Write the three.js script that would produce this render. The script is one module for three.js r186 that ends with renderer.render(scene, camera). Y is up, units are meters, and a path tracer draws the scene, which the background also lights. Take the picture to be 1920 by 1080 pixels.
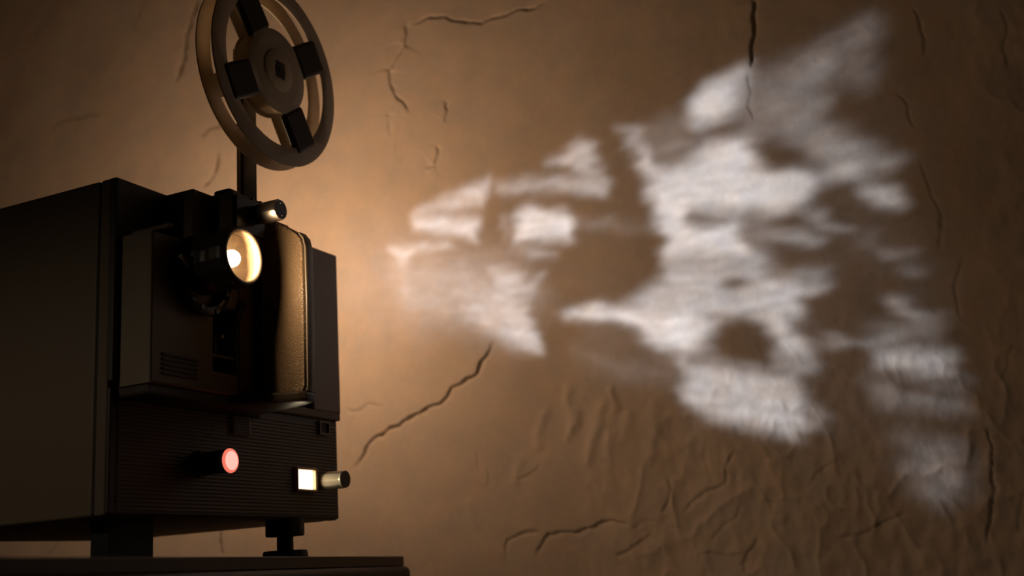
import * as THREE from 'three';
import { RoundedBoxGeometry } from 'three/addons/geometries/RoundedBoxGeometry.js';
import { mergeGeometries, mergeVertices, toCreasedNormals } from 'three/addons/utils/BufferGeometryUtils.js';
import { RectAreaLightUniformsLib } from 'three/addons/lights/RectAreaLightUniformsLib.js';
import { createNoise2D } from 'simplex-noise';

// ------------------------------------------------------------------ camera, exposure
const Y0 = 0.80;                       // height of the projector's underside above the floor
const XW = 0.66;                       // face of the plaster wall behind the projector
const scene = new THREE.Scene();
scene.background = new THREE.Color(0x000000);
const camera = new THREE.PerspectiveCamera(28.19, 16 / 9, 0.05, 20);
camera.position.set(-0.7283, Y0 - 0.0682, 0.7332);
camera.rotation.set(0.2431, -1.1263, -0.0645, 'YXZ');
camera.focus = 1.10;
camera.userData.fStop = 4;
const renderer = new THREE.WebGLRenderer({ antialias: true });
renderer.toneMapping = THREE.LinearToneMapping;
renderer.toneMappingExposure = 1.0;
renderer.shadowMap.enabled = true;
RectAreaLightUniformsLib.init();

// ------------------------------------------------------------------ light strengths (the lamps stand in their builders)
const SIDE_LAMP = { color: new THREE.Color().setRGB(1.0, 0.66, 0.38), power: 0.33 };
const FILL_LAMP = { color: new THREE.Color().setRGB(1.0, 0.80, 0.56), power: 0.115 };
const BEAM = { color: new THREE.Color().setRGB(0.72, 0.85, 1.0), power: 3.1 };
const LENS_BULB = { color: new THREE.Color().setRGB(1.0, 0.68, 0.38), power: 0.036 };
const WINDOW_GLOW = { color: new THREE.Color().setRGB(1.0, 0.80, 0.50), power: 8.0 };
const RED_GLOW = { color: new THREE.Color().setRGB(1.0, 0.18, 0.10), power: 0.0003 };

// ------------------------------------------------------------------ helpers
let seed = 7;
const rnd = () => { seed = (seed * 1664525 + 1013904223) >>> 0; return seed / 4294967296; };
const noiseA = createNoise2D(rnd), noiseB = createNoise2D(rnd), noiseC = createNoise2D(rnd);
const fbm = (n, x, y, o = 4) => { let s = 0, a = 0.5; for (let i = 0; i < o; i++) { s += a * n(x, y); x *= 2.03; y *= 2.03; a *= 0.5; } return s; };
const sstep = (a, b, x) => { const t = Math.min(1, Math.max(0, (x - a) / (b - a))); return t * t * (3 - 2 * t); };
function mesh(name, geometry, material, parent = scene) {
  const m = new THREE.Mesh(geometry, material);
  m.name = name; m.castShadow = m.receiveShadow = true;
  parent.add(m);
  return m;
}
function thing(name, label, category, x = 0, y = 0, z = 0) {
  const g = new THREE.Group();
  g.name = name; g.position.set(x, y, z); g.userData = { label, category };
  scene.add(g);
  return g;
}
// a box with rounded edges between two corners
function box(x0, x1, y0, y1, z0, z1, r = 0.0015) {
  const g = r > 0 ? new RoundedBoxGeometry(x1 - x0, y1 - y0, z1 - z0, 2, Math.min(r, (x1 - x0) * 0.49, (y1 - y0) * 0.49, (z1 - z0) * 0.49)) : new THREE.BoxGeometry(x1 - x0, y1 - y0, z1 - z0);
  return g.translate((x0 + x1) / 2, (y0 + y1) / 2, (z0 + z1) / 2);
}
// a lathe about the z direction through (x, y); profile = [radius, z]
function turned(x, y, profile, n = 64) {
  const g = new THREE.LatheGeometry(profile.map(([r, z]) => new THREE.Vector2(r, z)), n);
  g.rotateX(Math.PI / 2); g.translate(x, y, 0);
  return toCreasedNormals(g, 0.6);
}
function turnedUp(x, z, profile, n = 48) {
  const g = new THREE.LatheGeometry(profile.map(([r, y]) => new THREE.Vector2(r, y)), n);
  g.translate(x, 0, z);
  return toCreasedNormals(g, 0.6);
}
function extrude(points, depth, bevel, holes = []) {
  const s = new THREE.Shape(points.map((p) => new THREE.Vector2(...p)));
  for (const h of holes) s.holes.push(new THREE.Path(h.map((p) => new THREE.Vector2(...p))));
  return new THREE.ExtrudeGeometry(s, { depth: depth - 2 * bevel, bevelEnabled: bevel > 0, bevelSize: bevel, bevelThickness: bevel, bevelOffset: -bevel, bevelSegments: 2, curveSegments: 24 }).translate(0, 0, bevel);
}
const rectPts = (x0, x1, y0, y1) => [[x0, y0], [x1, y0], [x1, y1], [x0, y1]];
function dataTexture(n, fill, srgb, repeat = 1) {
  const d = new Uint8Array(n * n * 4);
  for (let j = 0; j < n; j++) for (let i = 0; i < n; i++) {
    const c = fill(i / n, j / n), o = (j * n + i) * 4;
    for (let k = 0; k < 3; k++) d[o + k] = Math.max(0, Math.min(255, Math.round(255 * (c.length ? c[k] : c))));
    d[o + 3] = 255;
  }
  const t = new THREE.DataTexture(d, n, n, THREE.RGBAFormat);
  t.wrapS = t.wrapT = THREE.RepeatWrapping; t.magFilter = THREE.LinearFilter; t.minFilter = THREE.LinearMipmapLinearFilter; t.generateMipmaps = true;
  t.repeat.set(repeat, repeat);
  if (srgb) t.colorSpace = THREE.SRGBColorSpace;
  t.needsUpdate = true;
  return t;
}
// noise that tiles over the unit square
const tile = (n, u, v, f, o = 4) => {
  const a = (1 - u), b = (1 - v);
  return (fbm(n, u * f, v * f, o) * a * b + fbm(n, (u - 1) * f, v * f, o) * u * b + fbm(n, u * f, (v - 1) * f, o) * a * v + fbm(n, (u - 1) * f, (v - 1) * f, o) * u * v) / Math.sqrt(a * a * b * b + u * u * b * b + a * a * v * v + u * u * v * v);
};

// ------------------------------------------------------------------ materials
const plasterColor = dataTexture(1024, (u, v) => {
  const a = tile(noiseA, u, v, 5, 5), b = tile(noiseB, u, v, 14, 4), c = tile(noiseC, u, v, 60, 3);
  const k = 1 + 0.035 * a + 0.022 * b + 0.02 * c;
  return [0.83 * k + 0.02 * b, 0.745 * k, 0.685 * k - 0.02 * b];
}, true, 1 / 0.9);
const plasterBump = dataTexture(1024, (u, v) => 0.5 + 0.30 * tile(noiseB, u, v, 24, 5) + 0.12 * tile(noiseC, u, v, 150, 2), false, 1 / 0.55);
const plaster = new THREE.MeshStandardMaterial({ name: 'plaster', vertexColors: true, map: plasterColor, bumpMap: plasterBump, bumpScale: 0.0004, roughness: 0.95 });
const roomPaint = new THREE.MeshStandardMaterial({ name: 'room_paint', color: new THREE.Color().setRGB(0.13, 0.105, 0.08), roughness: 0.95 });
const grain = dataTexture(512, (u, v) => 0.5 + 0.3 * tile(noiseC, u, v, 90, 3), false);
const leatherBump = dataTexture(1024, (u, v) => {
  // pebbled hide: ridged cells
  const f = 46, x = u * f, y = v * f, ix = Math.floor(x), iy = Math.floor(y);
  let d1 = 9, d2 = 9;
  for (let j = -1; j <= 1; j++) for (let i = -1; i <= 1; i++) {
    const cx = (ix + i + f) % f, cy = (iy + j + f) % f;
    const h = Math.sin(cx * 127.1 + cy * 311.7) * 43758.5453, h2 = Math.sin(cx * 269.5 + cy * 183.3) * 43758.5453;
    const dx = ix + i + (h - Math.floor(h)) - x, dy = iy + j + (h2 - Math.floor(h2)) - y, d = Math.hypot(dx, dy);
    if (d < d1) { d2 = d1; d1 = d; } else if (d < d2) d2 = d;
  }
  return sstep(0, 0.5, d2 - d1);
}, false, 16);
const M = {
  paint: new THREE.MeshStandardMaterial({ name: 'dark_paint', color: new THREE.Color().setRGB(0.20, 0.155, 0.108), roughness: 0.55, bumpMap: grain, bumpScale: 0.0002 }),
  paintDark: new THREE.MeshStandardMaterial({ name: 'black_brown_paint', color: new THREE.Color().setRGB(0.055, 0.040, 0.028), roughness: 0.5 }),
  panel: new THREE.MeshStandardMaterial({ name: 'warm_grey_panel', color: new THREE.Color().setRGB(0.26, 0.21, 0.15), roughness: 0.5, bumpMap: grain, bumpScale: 0.0002 }),
  black: new THREE.MeshStandardMaterial({ name: 'black', color: new THREE.Color().setRGB(0.010, 0.008, 0.007), roughness: 0.6 }),
  gloss: new THREE.MeshStandardMaterial({ name: 'gloss_black', color: new THREE.Color().setRGB(0.014, 0.011, 0.009), roughness: 0.22 }),
  matt: new THREE.MeshStandardMaterial({ name: 'matt_black', color: new THREE.Color().setRGB(0.022, 0.017, 0.012), roughness: 0.8 }),
  barrel: new THREE.MeshStandardMaterial({ name: 'barrel_black', color: new THREE.Color().setRGB(0.060, 0.044, 0.029), roughness: 0.36 }),
  leather: new THREE.MeshStandardMaterial({ name: 'brown_leatherette', color: new THREE.Color().setRGB(0.33, 0.23, 0.14), roughness: 0.34, bumpMap: leatherBump, bumpScale: 0.0006 }),
  silver: new THREE.MeshStandardMaterial({ name: 'silver', color: new THREE.Color().setRGB(0.78, 0.68, 0.60), metalness: 1, roughness: 0.38 }),
  brushed: new THREE.MeshStandardMaterial({ name: 'knurled_metal', color: new THREE.Color().setRGB(0.80, 0.73, 0.60), metalness: 0.55, roughness: 0.42 }),
  trim: new THREE.MeshStandardMaterial({ name: 'grey_edge_trim', color: new THREE.Color().setRGB(0.30, 0.25, 0.19), roughness: 0.4 }),
  reflector: new THREE.MeshStandardMaterial({ name: 'cream_reflector', color: new THREE.Color().setRGB(0.44, 0.31, 0.18), roughness: 0.5 }),
  smoke: new THREE.MeshPhysicalMaterial({ name: 'smoky_plastic', color: new THREE.Color().setRGB(0.58, 0.475, 0.335), roughness: 0.6, transmission: 0.12, thickness: 0 }),
  smokeSolid: new THREE.MeshStandardMaterial({ name: 'smoky_plastic_solid', color: new THREE.Color().setRGB(0.48, 0.39, 0.27), roughness: 0.45 }),
  table: new THREE.MeshStandardMaterial({ name: 'dark_wood', color: new THREE.Color().setRGB(0.040, 0.028, 0.020), roughness: 0.5 }),
  tableDark: new THREE.MeshStandardMaterial({ name: 'black_wood', color: new THREE.Color().setRGB(0.014, 0.010, 0.008), roughness: 0.55 }),
  glass: new THREE.MeshPhysicalMaterial({ name: 'lens_glass', color: 0xffffff, roughness: 0.02, transmission: 1, thickness: 0, ior: 1.5 }),
  floor: new THREE.MeshStandardMaterial({ name: 'floor_boards', color: new THREE.Color().setRGB(0.16, 0.11, 0.075), roughness: 0.7 }),
};
const glow = (name, color, k) => new THREE.MeshStandardMaterial({ name, color: 0x111111, emissive: color, emissiveIntensity: k, roughness: 0.5 });

// ------------------------------------------------------------------ the room
// plaster wall: cracks [half width, groove depth, step height, line] and raised trowel ridges [half width, height, line]; lines run in (z, height over the projector's underside)
const CRACKS = [
  [0.0097,0.005,-0.001,[[-0.485,0.92],[-0.502,0.879],[-0.511,0.847],[-0.515,0.813],[-0.534,0.771]]],
  [0.0075,0.0045,-0.001,[[-0.441,0.628],[-0.444,0.604],[-0.457,0.586],[-0.471,0.569]]],
  [0.0075,0.0022,-0.001,[[-0.478,0.658],[-0.464,0.671],[-0.431,0.675]]],
  [0.0067,0.002,-0.001,[[-0.832,0.75],[-0.813,0.766],[-0.78,0.765],[-0.748,0.762],[-0.691,0.757]]],
  [0.0067,0.0016,-0.001,[[-0.608,0.956],[-0.618,0.927],[-0.632,0.906],[-0.617,0.889]]],
  [0.0037,0.0022,0.0014,[[0.161,0.723],[0.135,0.721],[0.101,0.724],[0.075,0.723],[0.052,0.719],[0.034,0.722],[0.013,0.734],[-0.01,0.745],[-0.032,0.752],[-0.051,0.752],[-0.072,0.749]]],
  [0.0037,0.0022,0.0013,[[-0.074,0.763],[-0.078,0.746],[-0.081,0.72],[-0.096,0.702],[-0.112,0.687],[-0.113,0.671],[-0.101,0.646],[-0.095,0.632],[-0.083,0.613],[-0.081,0.601]]],
  [0.0028,0.0012,0.0,[[-0.102,0.638],[-0.116,0.615],[-0.12,0.582]]],
  [0.0037,0.002,0.0,[[-0.016,0.614],[-0.015,0.599],[-0.025,0.585]]],
  [0.0037,0.0018,0.0,[[-0.035,0.548],[-0.037,0.532],[-0.045,0.52],[-0.057,0.514]]],
  [0.0037,0.0012,0.0018,[[0.449,0.645],[0.444,0.611],[0.44,0.582],[0.433,0.543]]],
  [0.0028,0.0005,0.0004,[[0.433,0.543],[0.428,0.51],[0.428,0.473]]],
  [0.0042,0.0028,0.0016,[[0.045,0.251],[0.036,0.24],[0.027,0.226],[0.013,0.209],[0.001,0.199],[-0.018,0.191],[-0.031,0.185],[-0.041,0.175],[-0.051,0.167],[-0.072,0.163],[-0.09,0.158],[-0.103,0.151],[-0.117,0.145],[-0.135,0.144],[-0.148,0.137],[-0.164,0.132],[-0.173,0.124],[-0.181,0.111],[-0.192,0.099],[-0.204,0.091]]],
  [0.0037,0.0012,0.0,[[-0.208,0.18],[-0.197,0.173],[-0.169,0.181],[-0.142,0.176]]],
  [0.0037,0.0009,0.0,[[-0.197,0.167],[-0.203,0.136],[-0.199,0.113]]],
  [0.0047,0.0014,0.0009,[[0.078,-0.053],[0.083,-0.041],[0.093,-0.031],[0.103,-0.021],[0.118,-0.019],[0.141,-0.022],[0.156,-0.017],[0.179,-0.012],[0.2,-0.012],[0.218,-0.016]]],
  [0.0037,0.0012,0.0007,[[0.039,-0.051],[0.036,-0.037],[0.041,-0.024],[0.061,-0.018],[0.088,-0.019]]],
  [0.0037,0.001,0.0006,[[0.363,0.064],[0.354,0.057],[0.348,0.038],[0.34,0.023],[0.322,0.015],[0.308,0.009],[0.296,0.003],[0.285,-0.009]]],
  [0.0037,0.0008,0.0005,[[0.378,-0.044],[0.369,-0.056],[0.359,-0.063],[0.354,-0.078],[0.357,-0.089]]],
  [0.0028,0.0006,0.0004,[[0.301,-0.058],[0.32,-0.062],[0.342,-0.062],[0.357,-0.061]]],
  [0.0028,0.0006,0.0004,[[0.36,-0.001],[0.352,-0.017],[0.337,-0.028],[0.315,-0.049]]],
  [0.0028,0.0006,0.0003,[[0.482,0.035],[0.464,0.032],[0.454,0.025],[0.442,0.011]]],
  [0.0028,0.0005,0.0003,[[0.419,-0.003],[0.408,-0.008],[0.399,-0.005],[0.383,-0.003]]],
  [0.0037,0.0007,0.0004,[[0.549,-0.028],[0.531,-0.036],[0.515,-0.041],[0.502,-0.049],[0.487,-0.053],[0.469,-0.05]]],
  [0.0037,0.001,0.0007,[[0.648,0.063],[0.65,0.039],[0.649,0.016],[0.644,-0.013],[0.638,-0.036],[0.631,-0.053],[0.63,-0.076]]],
  [0.0028,0.0005,0.0003,[[0.671,-0.018],[0.666,-0.038],[0.66,-0.06]]],
  [0.0028,0.0006,0.0004,[[0.637,0.578],[0.645,0.554],[0.647,0.529],[0.645,0.505]]],
  [0.0028,0.0005,0.0003,[[0.607,0.473],[0.612,0.461],[0.616,0.449],[0.62,0.421]]],
  [0.0028,0.0005,0.0003,[[0.74,0.548],[0.739,0.521],[0.732,0.489],[0.733,0.468]]],
  [0.0028,0.0004,0.0003,[[0.619,0.38],[0.624,0.352],[0.633,0.31],[0.631,0.278],[0.626,0.26]]],
  [0.0028,0.0005,0.0003,[[0.649,0.255],[0.644,0.237],[0.636,0.207],[0.638,0.181]]],
  [0.0028,0.0004,0.0003,[[0.692,0.148],[0.681,0.131],[0.671,0.102]]],
  [0.0028,0.0008,0.0004,[[0.094,0.069],[0.086,0.06],[0.074,0.054],[0.058,0.052]]],
  [0.0028,0.0008,0.0004,[[0.004,0.094],[0.001,0.086],[0.005,0.071]]],
  [0.0028,0.0008,0.0003,[[0.015,0.07],[0.018,0.055],[0.015,0.045]]],
  [0.0053,0.0035,-0.001,[[-0.44,0.021],[-0.439,0.006],[-0.432,-0.014]]],
  [0.0053,0.002,-0.001,[[-0.779,0.029],[-0.787,0.016],[-0.799,0.007]]],
  [0.0028,0.001,0.0005,[[0.189,-0.054],[0.211,-0.048],[0.226,-0.04],[0.245,-0.028]]],
  [0.0028,0.001,0.0005,[[0.258,-0.006],[0.27,0.006],[0.276,0.019],[0.268,0.036]]],
  [0.0028,0.0005,0.0002,[[0.213,-0.029],[0.236,-0.014],[0.27,-0.026],[0.296,-0.035]]],
];
const RIDGES = [
  [0.0089,0.002,[[0.197,0.153],[0.19,0.133],[0.18,0.109],[0.174,0.089],[0.167,0.069],[0.154,0.053]]],
  [0.0076,0.0016,[[0.148,0.173],[0.141,0.152],[0.144,0.131],[0.148,0.113],[0.139,0.1]]],
  [0.0076,0.0014,[[0.158,0.14],[0.151,0.12],[0.143,0.103],[0.131,0.09]]],
  [0.0064,0.0013,[[0.201,0.163],[0.207,0.137],[0.211,0.123]]],
  [0.0076,0.0012,[[0.116,0.145],[0.103,0.125],[0.093,0.105],[0.095,0.083]]],
  [0.0076,0.0011,[[0.228,0.131],[0.222,0.105],[0.212,0.078]]],
  [0.0064,0.0009,[[0.204,0.107],[0.194,0.08],[0.185,0.061]]],
  [0.0076,0.0011,[[0.258,0.142],[0.262,0.107],[0.255,0.074],[0.242,0.048]]],
  [0.0076,0.0009,[[0.072,0.086],[0.063,0.065],[0.053,0.038]]],
  [0.0064,0.0008,[[-0.1,0.624],[-0.106,0.596],[-0.112,0.559],[-0.107,0.524]]],
  [0.0076,0.0009,[[0.279,0.065],[0.294,0.077],[0.315,0.081]]],
  [0.0076,0.0009,[[-0.012,0.037],[-0.009,0.008],[0.001,-0.014]]],
  [0.0076,0.0009,[[0.429,-0.019],[0.439,-0.045],[0.429,-0.075]]],
  [0.0076,0.0009,[[0.569,-0.054],[0.563,-0.077],[0.565,-0.1]]],
  [0.0076,0.0009,[[0.598,-0.05],[0.589,-0.073],[0.59,-0.102]]],
  [0.0076,0.0009,[[0.399,0.046],[0.402,0.02],[0.39,0.002]]],
];
{
  const axis = (a, b, fine0, fine1, d, coarse) => {
    const out = [];
    for (let x = a; x < fine0; x += coarse) out.push(x);
    for (let x = fine0; x < fine1; x += d) out.push(x);
    for (let x = fine1; x < b; x += coarse) out.push(x);
    out.push(b);
    return out;
  };
  const zs = axis(-2.6, 2.4, -1.04, 0.82, 0.0018, 0.06), ys = axis(-Y0, 1.75, -0.14, 1.12, 0.0018, 0.06);
  const prep = (pts) => {
    let x0 = 9, x1 = -9, y0 = 9, y1 = -9, len = 0; const cum = [0];
    pts.forEach(([x, y], i) => { x0 = Math.min(x0, x); x1 = Math.max(x1, x); y0 = Math.min(y0, y); y1 = Math.max(y1, y); if (i) { len += Math.hypot(x - pts[i - 1][0], y - pts[i - 1][1]); cum.push(len); } });
    return { pts, x0, x1, y0, y1, cum, len };
  };
  const near = (l, x, y) => {          // distance, side and how far along
    let best = 9, side = 0, along = 0;    // side 1: the same side as the lamp
    for (let i = 1; i < l.pts.length; i++) {
      const [ax, ay] = l.pts[i - 1], [bx, by] = l.pts[i], dx = bx - ax, dy = by - ay, q = dx * dx + dy * dy;
      const t = Math.min(1, Math.max(0, ((x - ax) * dx + (y - ay) * dy) / q)), ex = x - ax - t * dx, ey = y - ay - t * dy, d = Math.hypot(ex, ey);
      if (d < best) { best = d; side = Math.sign(dx * ey - dy * ex) * Math.sign(dx * (0.376 - ay) - dy * (-0.255 - ax)) || 1; along = l.cum[i - 1] + t * Math.sqrt(q); }
    }
    return [best, side, along / l.len];
  };
  const C = CRACKS.map(([w, g, s, p]) => ({ w, g, s, ...prep(p) })), R = RIDGES.map(([w, h, p]) => ({ w, h, ...prep(p) }));
  const REACH = 0.05;
  let crackShade = 0;                        // shade inside the crack at this spot, painted into the vertex colour
  const height = (z, y) => {
    crackShade = 0;
    const wz = z + 0.003 * noiseA(z * 26, y * 26) + 0.0007 * noiseB(z * 120, y * 120), wy = y + 0.003 * noiseB(z * 26 + 7, y * 26) + 0.0007 * noiseC(z * 120, y * 120);
    let h = 0.004 * fbm(noiseA, z * 2.2, y * 2.2, 2) + 0.0010 * fbm(noiseB, z * 7, y * 7, 2);
    // trowelled, lumpy plaster low on the right
    const rough = 0.07 + sstep(0.05, 0.30, z) * sstep(0.26, -0.02, y) + 0.4 * sstep(0.64, 0.76, z);
    const rid = 1 - Math.abs(fbm(noiseC, z * 9 + 3, y * 6, 3)) * 2.2;
    h += rough * (0.0015 * Math.max(0, rid) * Math.max(0, rid) + 0.0009 * fbm(noiseB, z * 24, y * 17, 3));
    for (const l of C) {
      if (z < l.x0 - REACH || z > l.x1 + REACH || y < l.y0 - REACH || y > l.y1 + REACH) continue;
      const [d, side, t] = near(l, wz, wy), end = sstep(0, 0.12, t) * sstep(1, 0.88, t), w = l.w * (0.75 + 0.5 * noiseA(z * 40, y * 40 + 5));
      const s = l.s < 0 ? 0 : Math.max(l.s * 1.3, l.g * 0.8), sd = side * d;
      if (d < w * 1.2) crackShade = Math.max(crackShade, sstep(0.0010, 0.0030, l.g) * end * sstep(w * 0.80, w * 0.30, d));
      h -= (l.s < 0 ? 0.2 : 0.7) * l.g * end * Math.exp(-((sd + w * 0.5) * (sd + w * 0.5)) / (w * w * 0.6));
      if (d < REACH) h += s * end * (sstep(-0.0012, 0.0016, sd) - 0.35) * Math.exp(-d / (side > 0 ? 0.022 : 0.012)) * sstep(REACH, REACH * 0.6, d);
    }
    for (const l of R) {
      if (z < l.x0 - 0.03 || z > l.x1 + 0.03 || y < l.y0 - 0.03 || y > l.y1 + 0.03) continue;
      const [d, , t] = near(l, wz, wy);
      h += l.h * sstep(0, 0.2, t) * sstep(1, 0.8, t) * Math.exp(-(d * d) / (l.w * l.w));
    }
    return h;
  };
  const nz = zs.length, ny = ys.length, pos = new Float32Array(nz * ny * 3), uv = new Float32Array(nz * ny * 2), col = new Float32Array(nz * ny * 3), idx = new Uint32Array((nz - 1) * (ny - 1) * 6);
  let o = 0;
  for (let j = 0; j < ny; j++) for (let i = 0; i < nz; i++) {
    const k = j * nz + i;
    pos[k * 3] = XW - height(zs[i], ys[j]); pos[k * 3 + 1] = Y0 + ys[j]; pos[k * 3 + 2] = zs[i];
    const e = crackShade * (0.8 + 0.2 * noiseB(zs[i] * 300, ys[j] * 300));
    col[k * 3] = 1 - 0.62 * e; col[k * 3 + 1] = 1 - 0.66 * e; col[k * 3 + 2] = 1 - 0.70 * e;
    uv[k * 2] = zs[i] + 3; uv[k * 2 + 1] = ys[j] + 3;
    if (i < nz - 1 && j < ny - 1) { idx.set([k, k + 1, k + nz, k + 1, k + nz + 1, k + nz], o); o += 6; }
  }
  const g = new THREE.BufferGeometry();
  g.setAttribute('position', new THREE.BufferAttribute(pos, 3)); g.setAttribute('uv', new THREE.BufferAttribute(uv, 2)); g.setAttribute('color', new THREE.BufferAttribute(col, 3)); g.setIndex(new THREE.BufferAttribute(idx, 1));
  // the lit face must look towards -x
  g.computeVertexNormals();
  if (g.attributes.normal.getX(0) > 0) { for (let k = 0; k < idx.length; k += 3) { const t = idx[k]; idx[k] = idx[k + 1]; idx[k + 1] = t; } g.computeVertexNormals(); }
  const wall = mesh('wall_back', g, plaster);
  wall.userData = { kind: 'structure', label: 'cracked beige plaster wall lit warm behind the projector', category: 'wall' };
  const core = mesh('wall_core', new THREE.BoxGeometry(0.15, 2.75, 5.2).translate(XW + 0.10, 1.275, -0.1), roomPaint, wall);
  core.userData.kind = 'structure';
}
const shell = (name, label, g, m = roomPaint) => { const o = mesh(name, g, m); o.userData = { kind: 'structure', label, category: name.split('_')[0] }; };
shell('floor', 'dark boarded floor of the room under the table', new THREE.BoxGeometry(3.7, 0.1, 5.2).translate(-1.02, -0.05, -0.1), M.floor);
shell('ceiling', 'plain dim ceiling above the projector', new THREE.BoxGeometry(3.7, 0.1, 5.2).translate(-1.02, 2.60, -0.1));
shell('wall_left', 'plain dim wall beside the plaster wall, far left', new THREE.BoxGeometry(3.5, 2.65, 0.1).translate(-1.1, 1.275, -2.62));
shell('wall_right', 'plain dim wall beside the plaster wall, far right', new THREE.BoxGeometry(3.5, 2.65, 0.1).translate(-1.1, 1.275, 2.42));
shell('wall_front', 'plain dim wall facing the plaster wall', new THREE.BoxGeometry(0.1, 2.65, 5.1).translate(-2.82, 1.275, -0.1));

// added dim fill lamp left of the camera, brightens the projector's dark flank
{
  const t = thing('added_fill_lamp', 'added dim fill lamp in pendant form beside the camera, out of the picture', 'lamp', -0.75, 2.55, -0.25);
  mesh('ceiling_rose', turnedUp(0, 0, [[0, -0.02], [0.045, -0.02], [0.05, 0], [0, 0]], 32), M.black, t);
  mesh('cord', turnedUp(0, 0, [[0.003, -1.30], [0.003, -0.01]], 12), M.black, t);
  mesh('shade', turnedUp(0, 0, [[0.13, -1.44], [0.06, -1.32], [0.0, -1.30]], 48), new THREE.MeshStandardMaterial({ name: 'metal_shade', color: new THREE.Color().setRGB(0.05, 0.04, 0.03), roughness: 0.5, side: THREE.DoubleSide }), t);
  mesh('lamp_bulb', new THREE.SphereGeometry(0.025, 24, 16).translate(0, -1.42, 0), glow('fill_bulb_glow', FILL_LAMP.color, 4), t);
  const l = new THREE.PointLight(FILL_LAMP.color, FILL_LAMP.power); l.name = 'added_fill_lamp_light';
  l.position.set(0, -1.42, 0); l.castShadow = true; l.shadow.radius = 1.2; t.add(l);
}

// ------------------------------------------------------------------ the table
{
  const t = thing('side_table', 'dark wooden side table, its edge under the feet of the projector', 'table', 0.4993, 0, -0.0204);
  t.rotation.y = Math.atan2(0.226, 0.974);      // local x runs along the near edge, -z away from the camera
  const top = 0.76;
  mesh('tabletop', box(-0.92, 0, top - 0.0115, top, -0.62, 0, 0.001), M.table, t);
  mesh('moulding', box(-0.93, 0.010, top - 0.050, top - 0.0115, -0.63, 0.006, 0.008), M.tableDark, t);
  mesh('apron', box(-0.89, -0.03, top - 0.13, top - 0.050, -0.59, -0.03, 0.002), M.tableDark, t);
  for (const [x, z] of [[-0.87, -0.05], [-0.05, -0.05], [-0.87, -0.57], [-0.05, -0.57]]) mesh('leg', box(x - 0.022, x + 0.022, 0, top - 0.05, z - 0.022, z + 0.022, 0.003), M.tableDark, t);
}

// ------------------------------------------------------------------ the projector
const W = 0.34, H = 0.30, D = 0.335;
const P = thing('film_projector', 'dark boxy vintage film projector with glowing lens standing on the table', 'projector', 0, Y0, 0);
const body = mesh('body_shell', box(0, W, 0, H, -D, -0.0205, 0.0025), M.paint, P);
mesh('seam', box(0.0015, W - 0.0015, 0.002, H - 0.0015, -0.03, -0.01, 0), M.black, body);
mesh('bezel', box(0, W, 0, H, -0.0185, -0.006, 0.002), M.paint, P);
mesh('panel', box(0, 0.10, 0.114, H, -0.008, 0, 0.0015), M.paintDark, P);
mesh('inner_panel', box(0.10, 0.285, 0.114, H - 0.004, -0.010, -0.004, 0.0008), M.black, P);
mesh('panel_lip', box(0.195, W + 0.0006, 0.1085, 0.1175, -0.012, 0.0015, 0.002), M.paint, P);
mesh('panel', box(0.2895, W + 0.0012, 0.116, H + 0.0015, -0.012, 0.002, 0.0025), M.panel, P);
// ribbed lower front, real ridges 3.5 mm apart
{
  const lower = mesh('ribbed_base', box(0.001, W - 0.001, 0.001, 0.109, -0.012, -0.003, 0.0015), M.paintDark, P);
  const ribs = [];
  for (let y = 0.005; y < 0.103; y += 0.0035) ribs.push(box(0.010, W - 0.004, y, y + 0.0019, -0.0035, -0.0019, 0));
  const r = mesh('ribs', mergeGeometries(ribs), M.paint, lower);
  r.userData.kind = 'stuff';
}
// front housing with the film gate opening
const housing = mesh('gate_housing', extrude(rectPts(0.007, 0.1455, 0.109, 0.245), 0.036, 0.002, [rectPts(0.088, 0.1215, 0.129, 0.191)]), M.panel, P);
{
  for (let i = 0; i < 5; i++) mesh('louvre', box(0.021, 0.066, 0.1175 + i * 0.0042, 0.1196 + i * 0.0042, 0.0345, 0.0375, 0.0004), M.paintDark, housing);
  const gate = mesh('film_gate', box(0.088, 0.1215, 0.129, 0.191, 0.001, 0.004, 0), M.black, P);
  mesh('gate_sill', box(0.088, 0.1215, 0.1435, 0.1460, 0.004, 0.033, 0.0005), M.trim, gate);
  mesh('film_strip', new THREE.TubeGeometry(new THREE.CatmullRomCurve3([[0.096, 0.188, 0.012], [0.0965, 0.178, 0.020], [0.095, 0.165, 0.022], [0.0955, 0.150, 0.016]].map((p) => new THREE.Vector3(...p))), 16, 0.0012, 6), M.trim, gate);
  mesh('guide_post', turned(0.112, 0.166, [[0, 0.004], [0.0022, 0.004], [0.0022, 0.026], [0.0014, 0.027], [0, 0.027]], 20), M.brushed, gate);
  mesh('guide_arm', box(0.1095, 0.1125, 0.150, 0.170, 0.016, 0.019, 0.0006), M.trim, gate);
  mesh('latch', box(-0.004, 0.004, -0.011, 0.011, 0, 0.005, 0.001).rotateZ(-0.5).translate(0.122, 0.189, 0.036), M.black, P);
  mesh('leather_plate', extrude(rectPts(0.1235, 0.1445, 0.114, 0.243), 0.002, 0.0005).translate(0, 0, 0.0355), M.leather, housing);
  mesh('handle_bar', box(0.016, 0.022, 0.2475, 0.2515, -0.001, 0.047, 0.001), M.panel, P);
}
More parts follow.
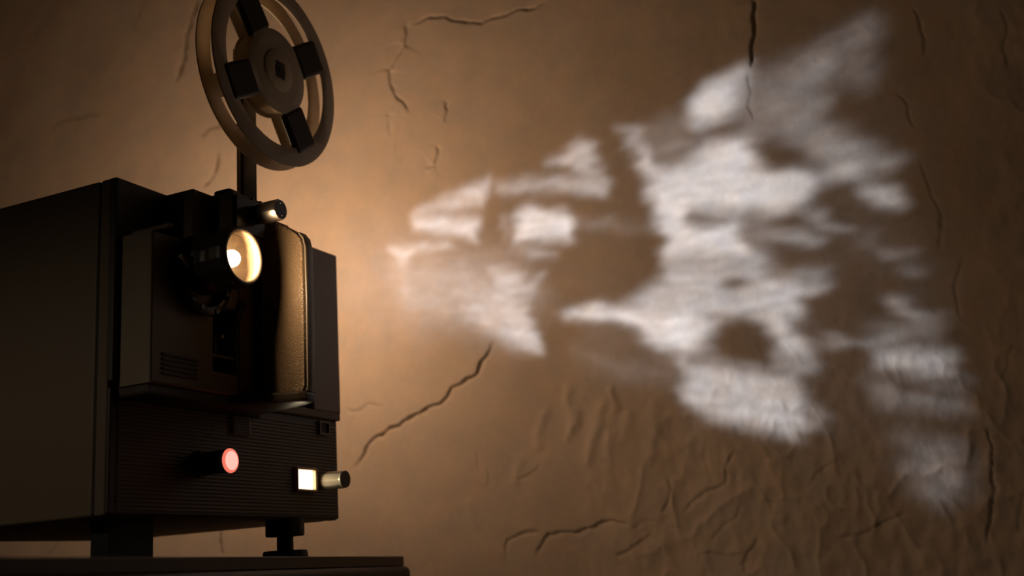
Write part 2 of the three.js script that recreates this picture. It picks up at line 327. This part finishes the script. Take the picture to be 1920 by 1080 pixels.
// stepped blocks above the housing
mesh('mount_block', box(0.064, 0.1445, 0.246, H, -0.002, 0.032, 0.0012), M.paint, P);
const bracket = mesh('mount_block', box(0.0903, 0.131, 0.254, H, -0.002, 0.057, 0.0012), M.paint, P);
mesh('bracket_plate', box(0.0915, 0.1345, 0.2615, 0.2965, 0.0565, 0.0605, 0.001), M.gloss, bracket);
for (const x of [0.118, 0.131]) mesh('screw', turnedUp(x, 0.0575, [[0, 0.2995], [0.0017, 0.2995], [0.0017, 0.2960], [0.0012, 0.290], [0, 0.290]].reverse(), 16), M.gloss, bracket);
mesh('clamp', box(0.094, 0.112, 0.2965, 0.306, 0.030, 0.050, 0.003), M.gloss, bracket);
// adjusting knob: black sleeve, silver end, dark cap
{
  const k = mesh('adjusting_knob', turned(0.122, 0.283, [[0, 0.055], [0.0094, 0.055], [0.0094, 0.0675], [0, 0.0675]]), M.gloss, P);
  mesh('silver_end', turned(0.122, 0.283, [[0, 0.0665], [0.0101, 0.0665], [0.0104, 0.0672], [0.0104, 0.0875], [0.0097, 0.0886], [0, 0.0886]]), M.silver, k);
  mesh('cap', turned(0.122, 0.283, [[0, 0.0884], [0.0091, 0.0884], [0.0091, 0.0891], [0, 0.0891]]), M.gloss, k);
  for (const a of [0.7, 3.9]) mesh('cap_screw', new THREE.SphereGeometry(0.0008, 10, 8).translate(0.122 + 0.006 * Math.cos(a + 1), 0.283 + 0.006 * Math.sin(a + 1), 0.0891), M.silver, k);
}
// lens: barrel, rim, reflector bowl, bulb, front glass
const LX = 0.071, LY = 0.226;
{
  const lens = mesh('lens_barrel', turned(LX, LY, [[0.0285, 0.030], [0.0285, 0.052], [0.0275, 0.054], [0.0262, 0.056], [0.0262, 0.066], [0.0285, 0.068], [0.0290, 0.070], [0.0290, 0.078], [0.0268, 0.0845], [0.0258, 0.0860], [0.0245, 0.0860], [0.0236, 0.0850], [0.0236, 0.0780]], 96), M.barrel, P);
  mesh('lens_rim', turned(LX, LY, [[0.0236, 0.0855], [0.0226, 0.0850], [0.0222, 0.0765], [0.0210, 0.0762], [0.0210, 0.0752]], 96), M.reflector, lens);
  const bowl = [];
  for (let i = 0; i <= 40; i++) { const t = i / 40, r = 0.0215 * (1 - t) + 0.0040 * t; bowl.push([r + (i % 2 ? 0.00012 : 0), 0.0752 - 0.0125 * Math.pow(t, 0.75)]); }
  bowl.push([0, 0.0625]);
  mesh('reflector_bowl', turned(LX, LY, bowl, 96), M.reflector, lens);
  mesh('lens_bulb', new THREE.SphereGeometry(0.0082, 32, 20).translate(LX, LY, 0.0715), glow('bulb_glow', new THREE.Color().setRGB(1.0, 0.82, 0.56), 3.0), lens);
  const l = new THREE.SpotLight(LENS_BULB.color, LENS_BULB.power, 0, 1.54, 0.02); l.name = 'lens_bulb_light';
  l.position.set(LX, LY, 0.0888); l.target.position.set(LX + 0.5, LY + 0.05, 0.0888 + 0.87); l.castShadow = true; l.shadow.radius = 0.3; P.add(l); P.add(l.target);
  mesh('lens_glass', new THREE.CircleGeometry(0.0222, 64).translate(LX, LY, 0.0800), M.glass, lens);
  // focusing ring with lever and clamp screws behind the barrel
  const f = mesh('focus_ring', turned(LX - 0.004, LY - 0.012, [[0.030, 0.036], [0.0365, 0.036], [0.0365, 0.045], [0.0350, 0.046], [0.030, 0.046]], 96), M.gloss, P);
  mesh('focus_lever', box(-0.0018, 0.0018, 0, 0.013, 0, 0.004, 0.0006).rotateZ(0.75).translate(LX - 0.030, LY - 0.010, 0.044), M.brushed, f);
  for (const [dx, dy] of [[-0.022, -0.037], [-0.010, -0.043], [0.010, -0.044]]) mesh('clamp_screw', turned(LX + dx, LY + dy, [[0, 0.036], [0.0032, 0.036], [0.0032, 0.046], [0.0024, 0.047], [0, 0.047]], 24), M.gloss, f);
}
// leather-covered film cover standing out beside the lens
{
  const prof = [[0.020, 0.109], [0.0925, 0.109], [0.0955, 0.115], [0.0960, 0.20], [0.0955, 0.250], [0.0935, 0.259], [0.0890, 0.265], [0.0830, 0.2695], [0.0670, 0.280], [0.020, 0.280]];
  // extrude along x: shape drawn in (-z, y), turned a quarter
  const solid = (pts, x0, x1, b) => extrude(pts.map(([z, y]) => [-z, y]).reverse(), x1 - x0, b).rotateY(Math.PI / 2).translate(x0, 0, 0);
  const cover = mesh('film_cover', toCreasedNormals(solid(prof, 0.1455, 0.163, 0.003), 0.7), M.leather, P);
  mesh('edge_trim', toCreasedNormals(solid([[0.090, 0.110], [0.0960, 0.110], [0.0972, 0.115], [0.0976, 0.20], [0.0971, 0.2505], [0.0948, 0.2605], [0.0895, 0.2670], [0.0885, 0.2640], [0.0930, 0.2585], [0.0948, 0.2490], [0.0950, 0.20], [0.0945, 0.117]], 0.149, 0.161, 0.0008), 0.7), M.trim, cover);
  mesh('seam_strip', box(0.1438, 0.1462, 0.117, 0.262, 0.0385, 0.0465, 0.0008), M.paintDark, cover);
  mesh('top_strip', box(0.1440, 0.1640, 0.2690, 0.2815, 0.030, 0.0665, 0.0012), M.paint, cover);
}
// base shelf under housing and cover, bulging round the cover
{
  const pts = [[0.009, 0.004], [0.009, 0.032], [0.100, 0.033]];
  for (let i = 0; i <= 20; i++) { const t = i / 20; pts.push([0.110 + 0.037 * t, 0.034 + 0.063 * sstep(0, 1, t)]); }
  for (let i = 1; i <= 20; i++) { const t = i / 20; pts.push([0.158 + 0.035 * t, 0.097 - 0.091 * sstep(0, 1, t)]); }
  pts.push([0.200, 0.004], [0.200, -0.010], [0.009, -0.010]);
  // shape in (x, -z) extruded up
  const g = extrude(pts.map(([x, z]) => [x, -z]).reverse(), 0.010, 0.003).rotateX(-Math.PI / 2).translate(0, 0.0995, 0);
  mesh('base_shelf', toCreasedNormals(g, 0.6), M.barrel, P);
}
// red pilot lamp on a black stem
{
  const k = mesh('pilot_lamp', turned(0.1137, 0.0485, [[0, -0.004], [0.0125, -0.004], [0.0125, 0.001], [0.0108, 0.002], [0.0108, 0.031], [0.0116, 0.032], [0.0116, 0.0335], [0, 0.0335]]), M.paintDark, P);
  mesh('red_lamp_ring', turned(0.1137, 0.0485, [[0.0114, 0.0330], [0.0112, 0.0342], [0.0090, 0.0354], [0.0085, 0.0350]]), glow('red_glow', new THREE.Color().setRGB(1.0, 0.20, 0.13), 0.95), k);
  mesh('red_lamp_lens', turned(0.1137, 0.0485, [[0.0090, 0.0352], [0.0045, 0.0362], [0, 0.0364]]), glow('pink_glow', new THREE.Color().setRGB(1.0, 0.52, 0.42), 1.05), k);
  const l = new THREE.PointLight(RED_GLOW.color, RED_GLOW.power); l.name = 'red_lamp_light';
  l.position.set(0.1137, 0.0485, 0.0405); l.castShadow = true; l.shadow.radius = 0.4; P.add(l);
}
// lit square window with a cream frame
{
  const fr = mesh('window_frame', extrude(rectPts(0.2580, 0.2940, 0.0285, 0.0535), 0.0055, 0.0006, [rectPts(0.2605, 0.2905, 0.0310, 0.0510)]).translate(0, 0, -0.0035), M.reflector, P);
  mesh('light_window', box(0.2600, 0.2910, 0.0305, 0.0515, -0.0030, -0.0018, 0), glow('window_glow', new THREE.Color().setRGB(1.0, 0.82, 0.56), 2.6), fr);
  const l = new THREE.RectAreaLight(WINDOW_GLOW.color, WINDOW_GLOW.power, 0.029, 0.019); l.name = 'light_window_light';
  l.position.set(0.2755, 0.041, -0.0012); l.lookAt(0.2755, 0.041 + Y0, 1); l.rotation.set(0, Math.PI, 0); P.add(l);
}
// knurled control knob
{
  const prof = [[0, -0.003], [0.0075, -0.003], [0.0085, 0.002], [0.0093, 0.006]];
  for (let i = 0; i < 12; i++) prof.push([0.0096, 0.007 + i * 0.0016], [0.0092, 0.0078 + i * 0.0016]);
  prof.push([0.0094, 0.0275], [0.0088, 0.0283], [0, 0.0283]);
  const k = mesh('control_knob', turned(0.307, 0.0404, prof), M.brushed, P);
  mesh('cap', turned(0.307, 0.0404, [[0, 0.0281], [0.0090, 0.0281], [0.0090, 0.0289], [0, 0.0289]]), M.gloss, k);
}
// small square socket and speaker grille
{
  const s = mesh('socket', extrude(rectPts(0.302, 0.321, 0.091, 0.106), 0.003, 0.0004, [rectPts(0.304, 0.319, 0.093, 0.104)]).translate(0, 0, -0.0022), M.panel, P);
  mesh('socket_back', box(0.303, 0.320, 0.092, 0.105, -0.0032, -0.0015, 0), M.black, s);
  const g = mesh('speaker_grille', box(0.158, 0.184, 0.080, 0.0985, -0.003, 0.0015, 0.001), M.panel, P);
  const dots = [];
  for (let j = 0; j < 6; j++) for (let i = 0; i < 7; i++) dots.push(box(0.1600 + i * 0.0033, 0.1620 + i * 0.0033, 0.0815 + j * 0.0027, 0.0831 + j * 0.0027, 0.0012, 0.0020, 0));
  const d = mesh('perforation', mergeGeometries(dots), M.black, g); d.userData.kind = 'stuff';
}
// feet
mesh('block_foot', box(0.030, 0.084, -0.04, 0.001, -0.052, -0.030, 0.001), M.black, P);
const screwFoot = [[0, -0.04], [0.0235, -0.04], [0.0240, -0.039], [0.0225, -0.0315], [0.0215, -0.031], [0.0085, -0.031], [0.0085, -0.0165], [0.0190, -0.0165], [0.0200, -0.0155], [0.0200, 0.001], [0, 0.001]];
for (const [x, z] of [[0.262, -0.018], [0.315, -0.315], [0.03, -0.315]]) mesh('screw_foot', turnedUp(x, z, screwFoot), M.black, P);
// reel arm and spindle
{
  const a = mesh('reel_arm', box(0.177, 0.199, 0.296, 0.492, -0.0095, 0, 0.001), M.matt, P);
  mesh('rail', box(0.1755, 0.1772, 0.300, 0.485, -0.0060, -0.0035, 0.0005), M.trim, a);
  mesh('rail', box(0.1755, 0.1772, 0.300, 0.485, -0.0030, -0.0015, 0.0004), M.black, a);
  mesh('arm_head', box(0.174, 0.192, 0.474, 0.500, -0.0125, 0.003, 0.003), M.gloss, a);
  mesh('spindle', turned(0.189, 0.466, [[0, -0.006], [0.0075, -0.006], [0.0075, 0.0135], [0.0042, 0.0135], [0.0042, 0.0400], [0.0030, 0.0415], [0, 0.0415]], 32), M.gloss, a);
  mesh('arm_clamp', box(0.166, 0.205, 0.297, 0.318, -0.016, 0.006, 0.003), M.gloss, a);
}
// lamp on the far side: bulb in a socket on a bracket, throwing warm light on the wall
const LAMP = new THREE.Vector3(0.349, 0.376, -0.255);
{
  const b = mesh('lamp_bracket', mergeGeometries([box(0.310, 0.358, H, H + 0.005, LAMP.z - 0.012, LAMP.z + 0.012, 0), box(LAMP.x - 0.006, LAMP.x + 0.006, H + 0.004, H + 0.032, LAMP.z - 0.006, LAMP.z + 0.006, 0)]), M.black, P);
  mesh('lamp_socket', turnedUp(LAMP.x, LAMP.z, [[0, 0.330], [0.010, 0.330], [0.011, 0.356], [0.008, 0.360], [0, 0.360]], 32), M.brushed, b);
  mesh('lamp_bulb', new THREE.SphereGeometry(0.014, 32, 24).scale(1, 1.25, 1).translate(LAMP.x, LAMP.y, LAMP.z), glow('side_lamp_glow', SIDE_LAMP.color, 6), b);
  const l = new THREE.PointLight(SIDE_LAMP.color, SIDE_LAMP.power); l.name = 'lamp_bulb_light';
  l.position.copy(LAMP); l.castShadow = true; l.shadow.radius = 0.6; l.shadow.mapSize.set(2048, 2048); P.add(l);
}
// added picture lantern, hidden on the far side: a bright point lamp behind a film slide, which throws the picture on the wall
// the slide lies parallel to the wall, so its picture is the wall picture scaled down: patches [clearness, softness, outline] in wall metres
const PATCHES = [
  [0.04,0.045,[[-0.096,0.398],[0.083,0.467],[0.24,0.51],[0.43,0.547],[0.582,0.572],[0.607,0.383],[0.616,0.153],[0.609,-0.01],[0.55,0.019],[0.44,0.071],[0.307,0.129],[0.106,0.226],[-0.066,0.289]]],
  [0.06,0.0225,[[0.434,0.35],[0.514,0.348],[0.617,0.281],[0.618,0.209],[0.541,0.17],[0.478,0.166],[0.448,0.237]]],
  [0.3,0.0563,[[-0.193,0.415],[-0.131,0.437],[-0.06,0.407],[-0.037,0.339],[-0.075,0.283],[-0.156,0.295],[-0.201,0.342]]],
  [0.42,0.03,[[-0.115,0.393],[-0.025,0.385],[0.075,0.359],[0.111,0.292],[0.067,0.239],[-0.014,0.274],[-0.092,0.301]]],
  [0.62,0.0135,[[-0.113,0.391],[-0.095,0.389],[-0.089,0.348],[-0.084,0.319],[-0.107,0.327]]],
  [0.54,0.021,[[-0.062,0.351],[0.007,0.347],[0.022,0.306],[-0.031,0.291],[-0.073,0.314]]],
  [0.7,0.0097,[[-0.071,0.456],[-0.012,0.47],[0.019,0.476],[0.045,0.481],[0.047,0.46],[0.03,0.439],[-0.013,0.44],[-0.075,0.449]]],
  [0.95,0.0083,[[-0.085,0.446],[-0.031,0.435],[0.025,0.422],[0.022,0.392],[-0.015,0.405],[-0.077,0.426]]],
  [0.88,0.006,[[-0.125,0.406],[-0.091,0.402],[-0.029,0.397],[-0.023,0.39],[-0.087,0.393],[-0.104,0.386]]],
  [0.52,0.009,[[0.058,0.47],[0.116,0.466],[0.157,0.462],[0.225,0.433],[0.222,0.417],[0.17,0.434],[0.082,0.448],[0.061,0.454]]],
  [0.6,0.006,[[0.14,0.453],[0.187,0.444],[0.224,0.429],[0.221,0.418],[0.178,0.433]]],
  [0.6,0.009,[[0.139,0.485],[0.167,0.494],[0.194,0.508],[0.209,0.495],[0.212,0.462],[0.227,0.432],[0.188,0.454],[0.15,0.474]]],
  [0.1,0.0053,[[0.135,0.476],[0.154,0.477],[0.179,0.466],[0.18,0.458],[0.153,0.461]]],
  [0.94,0.009,[[0.086,0.422],[0.113,0.425],[0.137,0.412],[0.162,0.407],[0.174,0.386],[0.166,0.365],[0.125,0.371],[0.085,0.376],[0.078,0.397]]],
  [0.35,0.006,[[0.06,0.422],[0.076,0.422],[0.069,0.383],[0.058,0.387]]],
  [0.48,0.0067,[[0.075,0.373],[0.109,0.365],[0.138,0.353],[0.143,0.345],[0.099,0.347]]],
  [0.2,0.0105,[[0.175,0.393],[0.228,0.381],[0.287,0.361],[0.283,0.352],[0.227,0.361],[0.177,0.373]]],
  [0.28,0.009,[[0.19,0.389],[0.228,0.38],[0.233,0.366],[0.197,0.371]]],
  [0.7,0.0083,[[0.039,0.348],[0.066,0.345],[0.093,0.317],[0.122,0.326],[0.1,0.303],[0.071,0.294],[0.047,0.305]]],
  [0.72,0.012,[[-0.002,0.302],[0.047,0.314],[0.091,0.286],[0.099,0.234],[0.11,0.218],[0.07,0.229],[0.043,0.256],[0.019,0.259]]],
  [0.82,0.0075,[[0.09,0.28],[0.098,0.264],[0.1,0.234],[0.112,0.218],[0.086,0.227],[0.076,0.252]]],
  [0.2,0.0165,[[0.16,0.214],[0.219,0.195],[0.304,0.17],[0.295,0.154],[0.238,0.161],[0.181,0.186]]],
  [0.22,0.012,[[0.263,0.503],[0.309,0.508],[0.361,0.512],[0.373,0.486],[0.32,0.475],[0.276,0.48]]],
  [0.45,0.0067,[[0.244,0.512],[0.259,0.51],[0.281,0.499],[0.275,0.485],[0.251,0.501]]],
  [0.92,0.0128,[[0.353,0.517],[0.375,0.541],[0.43,0.549],[0.444,0.521],[0.419,0.489],[0.36,0.485]]],
  [0.27,0.0165,[[0.425,0.541],[0.478,0.545],[0.527,0.555],[0.582,0.572],[0.592,0.548],[0.549,0.523],[0.518,0.481],[0.526,0.443],[0.484,0.424],[0.418,0.446],[0.409,0.492]]],
  [0.23,0.009,[[0.499,0.544],[0.541,0.562],[0.582,0.575],[0.584,0.561],[0.546,0.546],[0.503,0.529]]],
  [0.12,0.0037,[[0.524,0.555],[0.544,0.561],[0.572,0.564],[0.571,0.56],[0.547,0.554],[0.526,0.55]]],
  [0.36,0.0105,[[0.483,0.529],[0.525,0.537],[0.537,0.53],[0.515,0.51],[0.494,0.508]]],
  [0.2,0.0105,[[0.545,0.539],[0.589,0.53],[0.582,0.479],[0.546,0.495]]],
  [0.34,0.0105,[[0.452,0.497],[0.492,0.494],[0.53,0.477],[0.514,0.453],[0.474,0.455]]],
  [0.9,0.0128,[[0.268,0.482],[0.284,0.466],[0.298,0.442],[0.318,0.438],[0.339,0.442],[0.366,0.46],[0.419,0.455],[0.436,0.421],[0.48,0.39],[0.47,0.365],[0.428,0.354],[0.409,0.355],[0.413,0.296],[0.353,0.304],[0.294,0.311],[0.293,0.348],[0.285,0.401],[0.276,0.441]]],
  [0.3,0.009,[[0.294,0.474],[0.328,0.478],[0.363,0.465],[0.34,0.453],[0.316,0.447],[0.303,0.454]]],
  [0.86,0.0135,[[0.412,0.426],[0.475,0.405],[0.518,0.381],[0.521,0.353],[0.475,0.352],[0.428,0.351],[0.413,0.375]]],
  [0.04,0.0112,[[0.429,0.435],[0.455,0.439],[0.497,0.425],[0.533,0.399],[0.506,0.392],[0.451,0.407],[0.432,0.417]]],
  [0.38,0.0135,[[0.486,0.445],[0.526,0.443],[0.573,0.411],[0.601,0.384],[0.567,0.364],[0.523,0.373],[0.495,0.407]]],
  [0.64,0.006,[[0.517,0.39],[0.539,0.392],[0.558,0.385],[0.553,0.377],[0.525,0.381]]],
  [0.54,0.0075,[[0.544,0.361],[0.573,0.36],[0.596,0.352],[0.6,0.325],[0.575,0.332],[0.549,0.345]]],
  [0.06,0.0105,[[0.507,0.373],[0.542,0.366],[0.538,0.339],[0.574,0.322],[0.558,0.298],[0.498,0.323],[0.488,0.353]]],
  [0.26,0.0075,[[0.332,0.373],[0.36,0.37],[0.393,0.358],[0.386,0.345],[0.351,0.349],[0.332,0.358]]],
  [0.3,0.0105,[[0.394,0.358],[0.434,0.346],[0.452,0.325],[0.435,0.294],[0.415,0.304],[0.404,0.327]]],
  [0.34,0.0075,[[0.481,0.346],[0.502,0.336],[0.516,0.313],[0.497,0.317],[0.482,0.333]]],
  [0.38,0.0075,[[0.432,0.328],[0.471,0.322],[0.501,0.302],[0.494,0.295],[0.456,0.305]]],
  [0.08,0.009,[[0.443,0.31],[0.481,0.296],[0.506,0.288],[0.492,0.277],[0.454,0.287]]],
  [0.7,0.0135,[[0.145,0.263],[0.188,0.266],[0.225,0.262],[0.276,0.286],[0.296,0.307],[0.353,0.303],[0.414,0.291],[0.444,0.265],[0.493,0.262],[0.493,0.24],[0.472,0.226],[0.46,0.202],[0.463,0.175],[0.464,0.151],[0.428,0.16],[0.415,0.188],[0.392,0.219],[0.358,0.221],[0.345,0.192],[0.312,0.184],[0.268,0.201],[0.238,0.234],[0.194,0.249]]],
  [1,0.0075,[[0.149,0.262],[0.188,0.268],[0.239,0.254],[0.282,0.236],[0.318,0.244],[0.336,0.213],[0.32,0.192],[0.278,0.201],[0.245,0.233],[0.201,0.248]]],
  [0.1,0.012,[[0.175,0.248],[0.216,0.243],[0.244,0.224],[0.26,0.2],[0.22,0.199],[0.176,0.223]]],
  [0.3,0.009,[[0.368,0.283],[0.395,0.279],[0.4,0.262],[0.382,0.255],[0.364,0.264]]],
  [0.08,0.006,[[0.371,0.274],[0.395,0.272],[0.397,0.263],[0.374,0.264]]],
  [0.58,0.0105,[[0.317,0.301],[0.332,0.301],[0.413,0.284],[0.425,0.268],[0.399,0.276],[0.33,0.288]]],
  [0.03,0.0128,[[0.357,0.212],[0.386,0.222],[0.418,0.208],[0.419,0.174],[0.387,0.171],[0.355,0.18]]],
  [0.03,0.012,[[0.181,0.37],[0.249,0.357],[0.289,0.346],[0.289,0.295],[0.236,0.299],[0.185,0.324]]],
  [0.4,0.0075,[[0.419,0.173],[0.44,0.171],[0.473,0.157],[0.463,0.149],[0.425,0.156]]],
  [0.7,0.0112,[[0.308,0.18],[0.346,0.172],[0.385,0.158],[0.445,0.143],[0.446,0.118],[0.451,0.079],[0.44,0.066],[0.39,0.082],[0.338,0.102],[0.304,0.121]]],
  [0.3,0.0045,[[0.319,0.183],[0.379,0.165],[0.443,0.147],[0.443,0.144],[0.379,0.16],[0.319,0.178]]],
  [0.32,0.0083,[[0.45,0.108],[0.466,0.1],[0.474,0.086],[0.469,0.073],[0.454,0.079]]],
  [0.04,0.009,[[0.5,0.239],[0.541,0.262],[0.587,0.24],[0.592,0.188],[0.542,0.183],[0.501,0.202]]],
  [0.26,0.0105,[[0.543,0.189],[0.58,0.19],[0.619,0.19],[0.615,0.163],[0.576,0.165]]],
  [0.52,0.009,[[0.539,0.159],[0.575,0.157],[0.624,0.146],[0.624,0.12],[0.582,0.123],[0.542,0.138]]],
  [0.24,0.0105,[[0.523,0.127],[0.57,0.12],[0.627,0.108],[0.628,0.075],[0.588,0.082],[0.536,0.091]]],
  [0.08,0.0045,[[0.535,0.125],[0.581,0.113],[0.62,0.1],[0.619,0.096],[0.568,0.108]]],
  [0.24,0.018,[[0.553,0.058],[0.578,0.053],[0.611,0.042],[0.616,-0.008],[0.588,-0.023],[0.557,0.006]]],
  [0.36,0.0045,[[0.482,0.346],[0.499,0.337],[0.516,0.317],[0.534,0.308],[0.531,0.303],[0.506,0.314],[0.486,0.331]]],
  [0.42,0.006,[[0.451,0.319],[0.471,0.318],[0.498,0.301],[0.493,0.296],[0.469,0.304]]],
  [0.34,0.006,[[0.458,0.269],[0.484,0.268],[0.502,0.258],[0.474,0.243],[0.46,0.255]]],
  [0.3,0.0045,[[0.543,0.291],[0.561,0.274],[0.604,0.275],[0.601,0.265],[0.566,0.266]]],
  [0.3,0.0037,[[0.59,0.259],[0.602,0.251],[0.603,0.238],[0.594,0.242]]],
  [0.4,0.006,[[0.46,0.235],[0.473,0.232],[0.476,0.206],[0.465,0.208]]],
  [0.38,0.006,[[0.467,0.181],[0.493,0.19],[0.516,0.174],[0.497,0.167]]],
  [0.05,0.0075,[[0.467,0.234],[0.499,0.232],[0.521,0.206],[0.494,0.195],[0.47,0.204]]],
  [0.34,0.006,[[0.51,0.174],[0.548,0.176],[0.578,0.176],[0.571,0.166],[0.534,0.163]]],
  [0.36,0.006,[[0.56,0.219],[0.584,0.218],[0.604,0.193],[0.591,0.184],[0.569,0.201]]],
  [0.1,0.0075,[[0.444,0.211],[0.476,0.206],[0.492,0.177],[0.467,0.181]]],
  [0.16,0.0075,[[0.534,0.303],[0.559,0.305],[0.556,0.285],[0.538,0.285]]],
  [0.12,0.0075,[[0.58,0.274],[0.604,0.273],[0.609,0.249],[0.588,0.247]]],
];
{
  const S = new THREE.Vector3(0.362, 0.24, -0.10), xs = 0.386, k = (xs - S.x) / (XW - S.x);
  const z0 = -0.34, z1 = 0.70, y0 = -0.07, y1 = 0.64;              // extent of the picture on the wall
  const nx = 1152, ny = 786, data = new Float32Array(nx * ny * 4), val = new Float32Array(nx * ny);
  const list = PATCHES.map(([v, s, p]) => ({ v, s, p, x0: Math.min(...p.map((q) => q[0])) - 3 * s - 0.02, x1: Math.max(...p.map((q) => q[0])) + 3 * s + 0.02, y0: Math.min(...p.map((q) => q[1])) - 3 * s - 0.02, y1: Math.max(...p.map((q) => q[1])) + 3 * s + 0.02 }));
  let most = 0;
  for (let j = 0; j < ny; j++) for (let i = 0; i < nx; i++) {
    const z = z0 + (z1 - z0) * (i + 0.5) / nx, y = y0 + (y1 - y0) * (j + 0.5) / ny;
    const wz = z + 0.012 * fbm(noiseA, z * 14, y * 26, 4), wy = y + 0.006 * fbm(noiseB, z * 14 + 9, y * 26, 4);
    let c = 0;
    for (const q of list) {
      if (wz < q.x0 || wz > q.x1 || wy < q.y0 || wy > q.y1) continue;
      let d = 9, inside = false;
      for (let a = 0, b = q.p.length - 1; a < q.p.length; b = a++) {
        const [ax, ay] = q.p[a], [bx, by] = q.p[b], dx = bx - ax, dy = by - ay;
        const t = Math.min(1, Math.max(0, ((wz - ax) * dx + (wy - ay) * dy) / (dx * dx + dy * dy)));
        d = Math.min(d, Math.hypot(wz - ax - t * dx, wy - ay - t * dy));
        if ((ay > wy) !== (by > wy) && wz < (bx - ax) * (wy - ay) / (by - ay) + ax) inside = !inside;
      }
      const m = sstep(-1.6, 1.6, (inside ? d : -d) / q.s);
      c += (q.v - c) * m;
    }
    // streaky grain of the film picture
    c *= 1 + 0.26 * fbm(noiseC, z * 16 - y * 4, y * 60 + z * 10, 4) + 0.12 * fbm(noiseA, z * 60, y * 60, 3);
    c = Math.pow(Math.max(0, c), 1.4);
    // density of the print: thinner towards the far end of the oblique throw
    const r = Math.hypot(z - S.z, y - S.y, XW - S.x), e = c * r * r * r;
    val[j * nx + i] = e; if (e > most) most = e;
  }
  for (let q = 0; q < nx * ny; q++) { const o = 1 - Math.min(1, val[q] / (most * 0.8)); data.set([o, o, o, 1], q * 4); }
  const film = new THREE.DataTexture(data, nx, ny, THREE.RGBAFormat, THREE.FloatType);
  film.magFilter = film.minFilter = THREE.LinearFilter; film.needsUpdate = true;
  const at = (v, s) => s + (v - s) * k;
  const sz0 = at(z0, S.z), sz1 = at(z1, S.z), sy0 = at(y0, S.y), sy1 = at(y1, S.y);
  const b = 0.0025, box5 = [
    box(W - 0.004, W + 0.004, sy0 - b, sy1 + b, sz0 - b - 0.004, sz1 + b, 0),
    box(W, xs, sy0 - b, sy0, sz0 - b - 0.004, sz1 + b, 0), box(W, xs, sy1, sy1 + b, sz0 - b - 0.004, sz1 + b, 0),
    box(W, xs, sy0, sy1, sz0 - b - 0.004, sz0, 0), box(W, xs, sy0, sy1, sz1, sz1 + b, 0)];
  const lantern = mesh('added_slide_lantern', mergeGeometries(box5), M.black, P);
  const g = new THREE.BufferGeometry();
  g.setAttribute('position', new THREE.Float32BufferAttribute([xs, sy0, sz0, xs, sy0, sz1, xs, sy1, sz1, xs, sy1, sz0], 3));
  g.setAttribute('uv', new THREE.Float32BufferAttribute([0, 0, 1, 0, 1, 1, 0, 1], 2));
  g.setIndex([0, 2, 1, 0, 3, 2]); g.computeVertexNormals();
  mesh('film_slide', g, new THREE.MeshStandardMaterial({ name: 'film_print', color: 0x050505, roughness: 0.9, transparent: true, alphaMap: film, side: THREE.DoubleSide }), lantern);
  const l = new THREE.SpotLight(BEAM.color, BEAM.power, 0, 1.35, 0.02); l.name = 'added_slide_lantern_light';
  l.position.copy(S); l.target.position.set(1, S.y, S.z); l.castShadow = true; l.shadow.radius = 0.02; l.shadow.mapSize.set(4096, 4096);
  P.add(l); P.add(l.target);
  mesh('lantern_lamp', new THREE.SphereGeometry(0.0012, 16, 12).translate(S.x, S.y, S.z), glow('lantern_lamp_glow', BEAM.color, 4), lantern);
}

// ------------------------------------------------------------------ the film reel on the arm
{
  const r = thing('film_reel', 'smoky brown two-flanged film reel with black spokes on the upright arm', 'film reel', 0.189, Y0 + 0.466, 0);
  const R = 0.104, angles = [32, 128, 208, 304].map((a) => a * Math.PI / 180), ring = (rad, a0, a1, n) => Array.from({ length: n + 1 }, (_, i) => { const a = a0 + (a1 - a0) * i / n; return [rad * Math.cos(a), rad * Math.sin(a)]; });
  const hw = 0.20, holes = angles.map((a, i) => { const n = angles[(i + 1) % 4] + (i === 3 ? 2 * Math.PI : 0); return [...ring(0.80 * R, a + hw * 0.75, n - hw * 0.75, 24), ...ring(0.45 * R, n - hw * 1.3, a + hw * 1.3, 16)]; });
  const flange = toCreasedNormals(extrude(ring(R, 0, 2 * Math.PI, 96).slice(0, -1), 0.0018, 0.0005, holes), 0.6);
  for (const z of [0.0150, 0.0350]) {
    const f = mesh('flange', flange, M.smoke, r); f.position.z = z;
  }
  for (const a of angles) {
    const p = mesh('spoke', box(0.42 * R, 0.86 * R, -0.0190, 0.0190, 0.0300, 0.0385, 0.004).rotateZ(a), M.black, r); p.userData.label = 'broad black spoke block';
  }
  mesh('hub', turned(0, 0, [[0.0060, 0.0155], [0.42 * R, 0.0155], [0.42 * R, 0.0362], [0.30 * R, 0.0375], [0.0060, 0.0375]], 64), M.smokeSolid, r);
  const boss = mesh('hub_boss', turned(0, 0, [[0.22 * R, 0.0372], [0.22 * R, 0.0390], [0.20 * R, 0.0400], [0.009, 0.0400], [0.009, 0.0380]], 48), M.smokeSolid, r);
  mesh('spindle_hole', box(-0.0075, 0.0075, -0.0095, 0.0095, 0.0376, 0.0406, 0.0006), M.black, boss);
}

renderer.render(scene, camera);
